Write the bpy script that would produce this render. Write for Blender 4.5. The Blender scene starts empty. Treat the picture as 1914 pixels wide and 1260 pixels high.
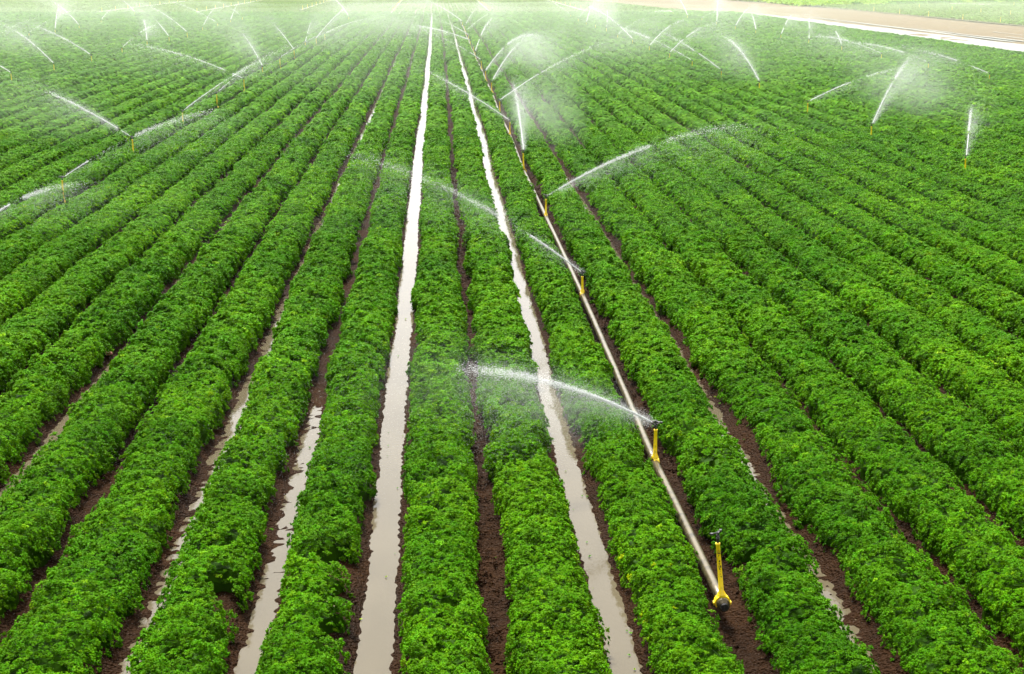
import bpy, math, random
import numpy as np
PI = math.pi
RS = np.random.RandomState(7)
scene = bpy.context.scene
C = scene.collection

# ------------------------------------------------------------------ camera
F_PX, CAM_H, PITCH, YAW = 2900.0, 5.35, math.radians(13.29), math.radians(2.786)
cam = bpy.data.objects.new('camera', bpy.data.cameras.new('camera'))
C.objects.link(cam)
cam.location = (0, 0, CAM_H)
cam.rotation_euler = (PI / 2 - PITCH, 0, -YAW)
cam.data.sensor_width = 36.0
cam.data.lens = 36.0 * F_PX / 1914.0
cam.data.clip_start = 0.1
cam.data.clip_end = 6000
scene.camera = cam

# ------------------------------------------------------------------ light: bright overcast
world = bpy.data.worlds.new('World')
scene.world = world
world.use_nodes = True
wn = world.node_tree
wn.nodes.clear()
sky = wn.nodes.new('ShaderNodeTexSky')
sky.sky_type = 'NISHITA'
sky.sun_disc = False
SUN_EL, SUN_ROT = math.radians(62), math.radians(-15)
sky.sun_elevation = SUN_EL
sky.sun_rotation = SUN_ROT
sky.air_density = 1.0
sky.dust_density = 4.0
sky.ozone_density = 1.0
hs = wn.nodes.new('ShaderNodeHueSaturation')
hs.inputs['Saturation'].default_value = 0.03
bg = wn.nodes.new('ShaderNodeBackground')
bg.inputs['Strength'].default_value = 0.10
out = wn.nodes.new('ShaderNodeOutputWorld')
wn.links.new(sky.outputs[0], hs.inputs['Color'])
wn.links.new(hs.outputs[0], bg.inputs[0])
wn.links.new(bg.outputs[0], out.inputs[0])

sun = bpy.data.objects.new('sun', bpy.data.lights.new('sun', 'SUN'))
C.objects.link(sun)
sun.data.energy = 3.0
sun.data.angle = math.radians(12)
sun.data.color = (1.0, 0.97, 0.92)
# direction towards the sun (sky rotation 0 = +Y, turning clockwise seen from above)
sd = (math.cos(SUN_EL) * math.sin(SUN_ROT), math.cos(SUN_EL) * math.cos(SUN_ROT), math.sin(SUN_EL))
from mathutils import Vector
sun.rotation_euler = Vector(sd).to_track_quat('Z', 'Y').to_euler()
sun.location = (0, 0, 60)

scene.view_settings.view_transform = 'Standard'
scene.view_settings.look = 'None'
scene.view_settings.gamma = 1.0
scene.view_settings.exposure = 2.2
scene.render.engine = 'CYCLES'
scene.cycles.use_denoising = True
scene.cycles.max_bounces = 8
scene.cycles.volume_bounces = 2
scene.cycles.transparent_max_bounces = 8


BUILD_ROWS = True
MIST = True
BANK = 0.0046
HAZE = 0.00006

# ------------------------------------------------------------------ helpers
def vnoise(x, y, seed=0):
    """smooth 2-d value noise in 0..1 (vectorised)"""
    x = np.asarray(x, float); y = np.asarray(y, float)
    xi = np.floor(x).astype(np.int64); yi = np.floor(y).astype(np.int64)
    xf = x - xi; yf = y - yi
    u = xf * xf * (3 - 2 * xf); v = yf * yf * (3 - 2 * yf)

    def h(a, b):
        n = (a * 374761393 + b * 668265263 + seed * 974634777) & 0x7fffffff
        n = ((n ^ (n >> 13)) * 1274126177) & 0x7fffffff
        n = n ^ (n >> 16)
        return (n & 0xffff) / 65535.0
    return (h(xi, yi) * (1 - u) + h(xi + 1, yi) * u) * (1 - v) + (h(xi, yi + 1) * (1 - u) + h(xi + 1, yi + 1) * u) * v


def sstep(a, b, x):
    t = np.clip((x - a) / (b - a), 0, 1)
    return t * t * (3 - 2 * t)


def np_mesh(name, verts, tris=None, quads=None, col=None, smooth=False, mats=None, midx=None):
    """a mesh from numpy arrays; col is a per-vertex colour"""
    me = bpy.data.meshes.new(name)
    verts = np.ascontiguousarray(verts, np.float32)
    me.vertices.add(len(verts))
    me.vertices.foreach_set('co', verts.ravel())
    loops = []; starts = []; tot = []
    s = 0
    if tris is not None and len(tris):
        loops.append(tris.ravel()); starts.append(np.arange(len(tris)) * 3); tot.append(np.full(len(tris), 3)); s = len(tris) * 3
    if quads is not None and len(quads):
        loops.append(quads.ravel()); starts.append(s + np.arange(len(quads)) * 4); tot.append(np.full(len(quads), 4))
    loops = np.concatenate(loops).astype(np.int32)
    starts = np.concatenate(starts).astype(np.int32)
    tot = np.concatenate(tot).astype(np.int32)
    me.loops.add(len(loops)); me.loops.foreach_set('vertex_index', loops)
    me.polygons.add(len(starts)); me.polygons.foreach_set('loop_start', starts)
    me.polygons.foreach_set('use_smooth', np.full(len(starts), smooth))
    if midx is not None:
        me.polygons.foreach_set('material_index', np.ascontiguousarray(midx, np.int32))
    for m in (mats or []):
        me.materials.append(m)
    if col is not None:
        a = me.color_attributes.new('tint', 'FLOAT_COLOR', 'POINT')
        c4 = np.ones((len(verts), 4), np.float32); c4[:, :3] = col
        a.data.foreach_set('color', c4.ravel())
    me.update()
    me.validate()
    return me


def link(name, me, parent=None, loc=None):
    o = bpy.data.objects.new(name, me)
    C.objects.link(o)
    if parent is not None:
        o.parent = parent
    if loc is not None:
        o.location = loc
    return o


def tag(o, label=None, cat=None, group=None, kind=None):
    if label: o['label'] = label
    if cat: o['category'] = cat
    if group: o['group'] = group
    if kind: o['kind'] = kind
    return o


def mat(name):
    m = bpy.data.materials.new(name)
    m.use_nodes = True
    nt = m.node_tree
    b = nt.nodes['Principled BSDF']
    return m, nt, b


def node(nt, typ, **kw):
    n = nt.nodes.new(typ)
    for k, v in kw.items():
        if hasattr(n, k) and k not in n.inputs.keys():
            setattr(n, k, v)
        else:
            n.inputs[k].default_value = v
    return n


def ramp(nt, stops):
    r = nt.nodes.new('ShaderNodeValToRGB')
    cr = r.color_ramp
    while len(cr.elements) < len(stops): cr.elements.new(0.5)
    for e, (p, c) in zip(cr.elements, stops):
        e.position = p; e.color = (*c, 1)
    return r


def coords(nt, scale=(1, 1, 1)):
    tc = nt.nodes.new('ShaderNodeTexCoord'); mp = nt.nodes.new('ShaderNodeMapping')
    mp.inputs['Scale'].default_value = scale
    nt.links.new(tc.outputs['Object'], mp.inputs['Vector'])
    return mp.outputs[0]


ORD = ['nearest', 'second', 'third', 'fourth', 'fifth', 'sixth', 'seventh', 'eighth', 'ninth', 'tenth', 'eleventh', 'twelfth',
       'thirteenth', 'fourteenth', 'fifteenth', 'sixteenth', 'seventeenth', 'eighteenth', 'nineteenth', 'twentieth',
       'twenty-first', 'twenty-second', 'twenty-third', 'twenty-fourth', 'twenty-fifth', 'twenty-sixth', 'twenty-seventh', 'twenty-eighth']

# ------------------------------------------------------------------ materials
def leaf_material(name, c_lo, c_hi, trans=0.15):
    m, nt, b = mat(name)
    at = node(nt, 'ShaderNodeAttribute', attribute_name='tint')
    nz = node(nt, 'ShaderNodeTexNoise', Scale=0.55, Detail=3.0)
    nt.links.new(coords(nt), nz.inputs['Vector'])
    r = ramp(nt, [(0.3, c_lo), (0.7, c_hi)])
    nt.links.new(nz.outputs[0], r.inputs[0])
    mx = node(nt, 'ShaderNodeMix', data_type='RGBA', blend_type='MULTIPLY')
    mx.inputs['Factor'].default_value = 1.0
    nt.links.new(r.outputs[0], mx.inputs[6]); nt.links.new(at.outputs['Color'], mx.inputs[7])
    b.inputs['Roughness'].default_value = 0.55
    b.inputs['Specular IOR Level'].default_value = 0.02
    nt.links.new(mx.outputs[2], b.inputs['Base Color'])
    tr = node(nt, 'ShaderNodeBsdfTranslucent')
    g = node(nt, 'ShaderNodeMix', data_type='RGBA', blend_type='MULTIPLY')
    g.inputs['Factor'].default_value = 1.0
    g.inputs[7].default_value = (1.5, 1.2, 0.4, 1)
    nt.links.new(mx.outputs[2], g.inputs[6]); nt.links.new(g.outputs[2], tr.inputs['Color'])
    ms = node(nt, 'ShaderNodeMixShader'); ms.inputs[0].default_value = trans
    nt.links.new(b.outputs[0], ms.inputs[1]); nt.links.new(tr.outputs[0], ms.inputs[2])
    nt.links.new(ms.outputs[0], nt.nodes['Material Output'].inputs['Surface'])
    return m


M_LEAF = leaf_material('carrot_foliage', (0.028, 0.107, 0.0003), (0.059, 0.174, 0.0005))
M_YOUNG = leaf_material('young_foliage', (0.070, 0.150, 0.012), (0.090, 0.175, 0.018))
M_BRIGHT = leaf_material('bright_grass', (0.12, 0.24, 0.008), (0.16, 0.28, 0.010))


def soil_material(name, dark, mid, light, rough=0.75, scale=13.0, bump=0.8, dist=0.04):
    m, nt, b = mat(name)
    v = coords(nt)
    n1 = node(nt, 'ShaderNodeTexNoise', Scale=scale, Detail=8.0, Roughness=0.65)
    n2 = node(nt, 'ShaderNodeTexNoise', Scale=0.7, Detail=3.0)
    vo = node(nt, 'ShaderNodeTexVoronoi', Scale=scale * 3)
    for n in (n1, n2, vo): nt.links.new(v, n.inputs['Vector'])
    r = ramp(nt, [(0.25, dark), (0.55, mid), (0.8, light)])
    ad = node(nt, 'ShaderNodeMath', operation='MULTIPLY_ADD'); ad.inputs[1].default_value = 0.5
    ml = node(nt, 'ShaderNodeMath', operation='MULTIPLY'); ml.inputs[1].default_value = 0.5
    nt.links.new(n1.outputs[0], ml.inputs[0]); nt.links.new(n2.outputs[0], ad.inputs[0]); nt.links.new(ml.outputs[0], ad.inputs[2])
    nt.links.new(ad.outputs[0], r.inputs[0]); nt.links.new(r.outputs[0], b.inputs['Base Color'])
    b.inputs['Roughness'].default_value = rough; b.inputs['Specular IOR Level'].default_value = 0.03
    rr = node(nt, 'ShaderNodeMapRange'); rr.inputs[3].default_value = rough - 0.3; rr.inputs[4].default_value = rough + 0.15
    nt.links.new(n2.outputs[0], rr.inputs[0]); nt.links.new(rr.outputs[0], b.inputs['Roughness'])
    bp = node(nt, 'ShaderNodeBump', Strength=bump, Distance=dist)
    sm = node(nt, 'ShaderNodeMath', operation='ADD'); nt.links.new(n1.outputs[0], sm.inputs[0]); nt.links.new(vo.outputs[0], sm.inputs[1])
    nt.links.new(sm.outputs[0], bp.inputs['Height']); nt.links.new(bp.outputs[0], b.inputs['Normal'])
    return m


M_SOIL = soil_material('wet_soil', (0.003, 0.0013, 0.0003), (0.0155, 0.0063, 0.0016), (0.035, 0.0165, 0.0052))
M_YSOIL = soil_material('dry_soil', (0.045, 0.046, 0.018), (0.062, 0.060, 0.026), (0.078, 0.072, 0.036), scale=3.0)
M_ROAD = soil_material('dirt_road', (0.050, 0.034, 0.018), (0.088, 0.062, 0.032), (0.120, 0.086, 0.046), scale=1.2, dist=0.05)


def water_material(name, base, rough=0.04):
    m, nt, b = mat(name)
    v = coords(nt, (1, 0.6, 1))
    n = node(nt, 'ShaderNodeTexNoise', Scale=1.6, Detail=4.0); nt.links.new(v, n.inputs['Vector'])
    r = ramp(nt, [(0.3, tuple(c * 0.86 for c in base)), (0.7, base)])
    nt.links.new(n.outputs[0], r.inputs[0]); nt.links.new(r.outputs[0], b.inputs['Base Color'])
    b.inputs['Roughness'].default_value = rough
    b.inputs['IOR'].default_value = 1.33; b.inputs['Specular IOR Level'].default_value = 0.21
    n3 = node(nt, 'ShaderNodeTexNoise', Scale=28.0, Detail=2.0); nt.links.new(v, n3.inputs['Vector'])
    bp = node(nt, 'ShaderNodeBump', Strength=0.12, Distance=0.01)
    nt.links.new(n3.outputs[0], bp.inputs['Height']); nt.links.new(bp.outputs[0], b.inputs['Normal'])
    return m


M_WATER = water_material('muddy_water', (0.064, 0.053, 0.033))
M_DITCH = water_material('ditch_water', (0.085, 0.080, 0.072), 0.12)
M_DITCH.node_tree.nodes['Principled BSDF'].inputs['Specular IOR Level'].default_value = 0.22


def simple(name, col, rough=0.5, metal=0.0, noise=None, spec=0.5):
    m, nt, b = mat(name)
    b.inputs['Roughness'].default_value = rough
    b.inputs['Metallic'].default_value = metal
    b.inputs['Specular IOR Level'].default_value = spec
    n = node(nt, 'ShaderNodeTexNoise', Scale=noise or 14.0, Detail=5.0)
    nt.links.new(coords(nt), n.inputs['Vector'])
    r = ramp(nt, [(0.33, tuple(c * (0.6 if metal == 0 else .35) for c in col)), (0.5, col)])
    nt.links.new(n.outputs[0], r.inputs[0]); nt.links.new(r.outputs[0], b.inputs['Base Color'])
    return m


M_YEL = simple('yellow_plastic', (0.80, 0.56, 0.006), 0.38, noise=22)
M_BLACK = simple('black_plastic', (0.008, 0.008, 0.007), 0.45)
M_INK = simple('black_ink', (0.010, 0.008, 0.004), 0.6)
M_ALU = simple('weathered_aluminium', (0.085, 0.068, 0.034), 0.33, 0.55, noise=9)
M_ALU_L = simple('pale_pipe', (0.30, 0.30, 0.26), 0.45, 0.1, noise=3)
M_CLOD = simple('clod', (0.05, 0.028, 0.015), 0.85, noise=20)
M_PALE = simple('pale_clay', (0.28, 0.12, 0.075), 0.8, noise=20)
M_ROOT = simple('pale_root', (0.35, 0.28, 0.15), 0.7, noise=20)

def spray_material(name, alpha, c=0.42):
    m, nt, b = mat(name)
    b.inputs['Base Color'].default_value = (c, c * 1.02, c * 1.02, 1)
    b.inputs['Roughness'].default_value = 0.4
    tr = node(nt, 'ShaderNodeBsdfTranslucent'); tr.inputs['Color'].default_value = (c, c * 1.02, c * 1.02, 1)
    ms = node(nt, 'ShaderNodeMixShader'); ms.inputs[0].default_value = 0.5
    nt.links.new(b.outputs[0], ms.inputs[1]); nt.links.new(tr.outputs[0], ms.inputs[2])
    tp = node(nt, 'ShaderNodeBsdfTransparent'); m2 = node(nt, 'ShaderNodeMixShader'); m2.inputs[0].default_value = alpha
    nt.links.new(tp.outputs[0], m2.inputs[1]); nt.links.new(ms.outputs[0], m2.inputs[2])
    nt.links.new(m2.outputs[0], nt.nodes['Material Output'].inputs['Surface'])
    return m


M_SPRAY = spray_material('spray_water', 0.72, 0.60)
M_DRIZZLE = spray_material('fine_spray', 0.34, 0.7)


def volume_material(name, density, color=(1, 1, 1), aniso=0.0, soft=None):
    m = bpy.data.materials.new(name); m.use_nodes = True
    nt = m.node_tree; nt.nodes.clear()
    o = nt.nodes.new('ShaderNodeOutputMaterial'); p = nt.nodes.new('ShaderNodeVolumePrincipled')
    p.inputs['Color'].default_value = (*color, 1)
    p.inputs['Density'].default_value = density
    p.inputs['Anisotropy'].default_value = aniso
    if soft is not None:
        tc = nt.nodes.new('ShaderNodeTexCoord'); mp = nt.nodes.new('ShaderNodeMapping')
        mp.inputs['Scale'].default_value = tuple(1 / s for s in soft)
        le = node(nt, 'ShaderNodeVectorMath', operation='LENGTH')
        mr = node(nt, 'ShaderNodeMapRange', interpolation_type='SMOOTHSTEP')
        mr.inputs[1].default_value = 0.0; mr.inputs[2].default_value = 1.0
        mr.inputs[3].default_value = density; mr.inputs[4].default_value = 0.0
        nz = node(nt, 'ShaderNodeTexNoise', Scale=1.6, Detail=2.0)
        ad = node(nt, 'ShaderNodeMath', operation='MULTIPLY_ADD'); ad.inputs[1].default_value = 0.9; ad.inputs[2].default_value = -0.45
        ad2 = node(nt, 'ShaderNodeMath', operation='ADD')
        nt.links.new(tc.outputs['Object'], mp.inputs['Vector'])
        nt.links.new(mp.outputs[0], le.inputs[0]); nt.links.new(mp.outputs[0], nz.inputs['Vector'])
        nt.links.new(nz.outputs[0], ad.inputs[0]); nt.links.new(ad.outputs[0], ad2.inputs[0])
        nt.links.new(le.outputs['Value'], ad2.inputs[1]); nt.links.new(ad2.outputs[0], mr.inputs[0])
        nt.links.new(mr.outputs[0], p.inputs['Density'])
    nt.links.new(p.outputs[0], o.inputs['Volume'])
    return m


# ------------------------------------------------------------------ field layout (rows run along +Y)
PITCH_X = 0.985
FIELD_END = 196.0            # where the mature crop stops
FIELD_RIGHT = 37.9
K_MIN, K_MAX = -66, 37


def drift(y):
    y = np.asarray(y, float)
    return 0.0017 * np.clip(y - 22, 0, 90) + 0.05 * (vnoise(y * 0.09, 0 * y, 5) - 0.5) + 0.03 * (vnoise(y * 0.4, 0 * y, 6) - 0.5)


def furrow_x(k, y):
    return 0.45 + PITCH_X * k + drift(y) + 0.05 * (vnoise(np.asarray(y, float) * 0.15, 0 * np.asarray(y, float) + k * 7.3, 8) - 0.5)


# half width of the open furrow between the foliage of two beds
GAP = {-8: .07, -7: .07, -6: .07, -5: .11, -4: .055, -3: .095, -2: .095, -1: .145, 0: .052, 1: .125, 2: .085, 3: .105, 4: .06, 5: .07, 6: .07, 7: .07}
# water level over the furrow floor, where there is water
WATER = {-1: (.033, 0, 200), 1: (.027, 0, 200), -2: (.010, 0, 60), -3: (.010, .13, 200), -5: (.030, .05, 60), 3: (.012, -.13, 200)}
RISE = {-2: (17.0, 22.0, .045), -5: (33., 40., .04)}
TILT = {k: v[1] for k, v in WATER.items()}


def gap(k):
    return GAP.get(k, .115)


def vis_x(y, mx=2.2):
    return -3.45 - 0.268 * (y - 11.4) - mx, 4.54 + 0.3757 * (y - 11.0) + mx


def soil_profile(u):
    return 0.155 * sstep(.05, .34, np.abs(u))


# ground: one wide sheet to the horizon, then the furrowed soil over it
gx = np.array([-2500, -600, -200, -80, 0, 60, 160, 600, 2500.]); gy = np.array([-300, -20, 40, 120, 200, 300, 500, 1000, 4000.])
XX, YY = np.meshgrid(gx, gy)
vv = np.stack([XX.ravel(), YY.ravel(), np.full(XX.size, -0.35)], 1)


def grid_quads(nx, ny):
    i = np.arange(nx - 1); j = np.arange(ny - 1)
    I, J = np.meshgrid(i, j)
    a = (J * nx + I).ravel()
    return np.stack([a, a + 1, a + nx + 1, a + nx], 1)


tag(link('ground', np_mesh('ground', vv, quads=grid_quads(len(gx), len(gy)), mats=[M_YSOIL])), kind='structure')

ys = [6.5]
while ys[-1] < FIELD_END + 0.3:
    ys.append(ys[-1] + max(0.028, 0.0027 * ys[-1]))
ys = np.array(ys)
US = np.array([-.49, -.34, -.27, -.2, -.15, -.1, -.05, 0, .05, .1, .15, .2, .27, .34])


def soil_patch(k0, k1, y0, name):
    yy = ys[ys >= y0]
    cols = []
    for k in range(k0, k1 + 1):
        f = furrow_x(k, yy)
        for u in US:
            x = f + u
            z = soil_profile(u) + 0 * yy - TILT.get(k, 0) * np.clip(u, -.2, .2)
            if k in RISE: z = z + RISE[k][2] * sstep(RISE[k][0], RISE[k][1], yy)
            amp = (0.017 if k in (-1, 1, -2) else 0.026) if abs(k) < 9 else 0.008
            n = (vnoise(x * 14, yy * 14, 11) - .5) * 1.6 + (vnoise(x * 19, yy * 19, 12) - .5) * (.7 if k in (-1, 1, -2) else 1.1) + (vnoise(x * 3.1, yy * 1.3, 13) - .5) * 1.1
            fade = np.clip(1.6 - yy / 60, 0.25, 1)
            cols.append(np.stack([x, yy, z + n * amp * fade], 1))
    f = furrow_x(k1, yy)
    cols.append(np.stack([f + .49, yy, 0.155 + 0 * yy], 1))
    A = np.stack(cols, 1)           # ny, nx, 3
    ny, nx = A.shape[:2]
    return link(name, np_mesh(name, A.reshape(-1, 3), quads=grid_quads(nx, ny), smooth=True, mats=[M_SOIL]))


tag(soil_patch(-9, 9, 6.5, 'field_soil'), kind='structure')
tag(soil_patch(-30, -10, 22, 'field_soil'), kind='structure')
tag(soil_patch(10, 38, 24, 'field_soil'), kind='structure')
tag(soil_patch(-66, -31, 95, 'field_soil'), kind='structure')

for k, (lev, _tl, yend) in WATER.items():
    yy = np.concatenate([np.arange(6.5, 60, 0.25), np.arange(60, FIELD_END + .1, 1.0)])
    yy = yy[yy < yend]
    f = furrow_x(k, yy)
    A = np.stack([np.stack([f - .30, yy, lev + 0 * yy], 1), np.stack([f + .30, yy, lev + 0 * yy], 1)], 1)
    o = link('furrow_water', np_mesh('furrow_water', A.reshape(-1, 3), quads=grid_quads(2, len(yy)), mats=[M_WATER]))
    tag(o, kind='structure')

# ------------------------------------------------------------------ crop rows
def tuft_template(lod, seed):
    """a curly tuft: small leaves radiating from a raised middle and arching down; unit radius"""
    r = random.Random(seed); V = []; T = []
    nl = {0: 7, 1: 6, 2: 4, 3: 3}[lod]
    for q in range(nl):
        a = 2 * PI * (q + r.uniform(-.3, .3)) / nl; L = r.uniform(.65, 1.15); lift = r.uniform(.15, .55); w = r.uniform(.26, .40)
        ca, sa = math.cos(a), math.sin(a)

        def P(f, s, z):          # f along, s sideways
            return (ca * f - sa * s, sa * f + ca * s, z)
        i = len(V)
        z0 = r.uniform(-.1, .25)
        if lod == 0:
            # curled leaflets either side of a bent midrib
            V += [P(0, 0, z0 - .25), P(.28 * L, 0, z0 + lift * .8), P(.62 * L, 0, z0 + lift), P(L, 0, z0 + lift * .35),
                  P(.42 * L, w, z0 + lift * .45), P(.42 * L, -w, z0 + lift * .45), P(.85 * L, w * .8, z0 + lift * .35), P(.85 * L, -w * .8, z0 + lift * .3)]
            T += [(i, i + 1, i + 4), (i, i + 5, i + 1), (i + 1, i + 2, i + 4), (i + 1, i + 5, i + 2), (i + 2, i + 3, i + 6), (i + 2, i + 7, i + 3)]
        elif lod == 1:
            V += [P(.05, 0, z0 - .2), P(.4 * L, w, z0 + lift * .7), P(.4 * L, -w, z0 + lift * .7), P(L, 0, z0 + lift * .3)]
            T += [(i, i + 2, i + 1), (i + 1, i + 2, i + 3)]
        else:
            V += [P(-.1, -w * 1.3, z0 + lift * .5), P(-.1, w * 1.3, z0 + lift * .5), P(L, 0, z0 + lift * .1)]
            T += [(i, i + 2, i + 1)]
    return np.array(V, np.float32), np.array(T, np.int64)


TEMPL = {l: [tuft_template(l, 10 * l + s) for s in range(6)] for l in (0, 1, 2, 3)}
# arc-length table of the bed's leafy cross-section (superellipse)
_ph = np.linspace(-PI / 2, PI / 2, 400)
_sx = np.sign(np.sin(_ph)) * np.abs(np.sin(_ph)) ** 0.72 * 0.42
_sz = 0.32 * np.cos(_ph) ** 0.45
_cdf = np.concatenate([[0], np.cumsum(np.hypot(np.diff(_sx), np.diff(_sz)))]); _cdf /= _cdf[-1]


def place_fronds(lod, pos, yaw, pitch, roll, size):
    """tufts at pos, leaning by pitch towards yaw (0 = +Y), spun by roll; returns verts, tris, verts per tuft"""
    n = len(pos); W = []; F = []; off = 0
    order = []
    m = len(TEMPL[lod][0][0])
    var = RS.randint(0, 6, n)
    for q in range(6):
        V, T = TEMPL[lod][q]
        s = np.where(var == q)[0]
        if not len(s): continue
        order.append(s)
        P = V[None] * size[s][:, None, None]
        cr, sr = np.cos(roll[s])[:, None], np.sin(roll[s])[:, None]
        x = P[..., 0] * cr - P[..., 1] * sr; y = P[..., 0] * sr + P[..., 1] * cr; z = P[..., 2]
        cp, sp = np.cos(pitch[s])[:, None], np.sin(pitch[s])[:, None]
        y2 = y * cp + z * sp; z2 = -y * sp + z * cp          # lean the top forward
        cy, sy = np.cos(yaw[s])[:, None], np.sin(yaw[s])[:, None]
        w = np.stack([x * cy + y2 * sy, -x * sy + y2 * cy, z2], -1) + pos[s][:, None, :]
        W.append(w.reshape(-1, 3)); F.append((T[None] + (np.arange(len(s)) * m)[:, None, None]).reshape(-1, 3) + off)
        off += len(s) * m
    return np.concatenate(W), np.concatenate(F), m, np.concatenate(order)


def bed_edges(k, y):
    def nar(q): return gap(q) * (1 - (.42 if q == -2 else .2) * sstep(17, 25, y)) if q in (-5, -3, -2, 3) else (gap(q) * (1 - .16 * sstep(18, 50, y)) if q in (-1, 1) else gap(q))
    a = furrow_x(k, y) + nar(k) + 0.035
    b = furrow_x(k + 1, y) - nar(k + 1) - 0.035 - (0.085 * sstep(46, 30, y) if k == 1 else 0)
    en = 1.0 if -7 <= k <= 6 else .4
    a = a - en * 0.09 * (vnoise(y * 1.5, 0 * y + k * 5.1, 21) - .5) - en * 0.10 * (vnoise(y * 4.2, 0 * y + k * 3.7, 22) - .5)
    b = b + en * 0.09 * (vnoise(y * 1.5, 0 * y + k * 5.7, 23) - .5) + en * 0.10 * (vnoise(y * 4.2, 0 * y + k * 9.7, 24) - .5)
    a = a - en * .10 * (vnoise(y * .7, 0 * y + k * 2.1, 25) - .5)
    b = b + en * .10 * (vnoise(y * .7, 0 * y + k * 6.1, 26) - .5)
    return a, b


def bed_height(k, x, y):
    am = 1.0 if -6 <= k <= 5 else .42
    h = 1.0 + am * 0.46 * (vnoise(x * 3.6, y * 3.6, 31) - .5) + am * 0.50 * (vnoise(x * 8.5, y * 8.5, 32) - .5) + 0.22 * (vnoise(0 * y + k * 3, y * 0.35, 33) - .5)
    return h


# bare notches in the near beds, where plants have failed: (x, y, radius)
BARE = [(-.84, 12.95, .27), (-.76, 12.2, .24), (-.74, 11.4, .28), (-1.74, 12.1, .24), (2.72, 15.4, .16), (2.70, 12.9, .14), (4.15, 19.3, .14), (-1.86, 12.4, .17)]


def bare_mask(x, y):
    m = np.ones_like(x)
    for bx, by, br in BARE:
        m = np.minimum(m, sstep(.6, 1.15, np.hypot(x - bx, (y - by) * 0.8) / br))
    return m


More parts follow.
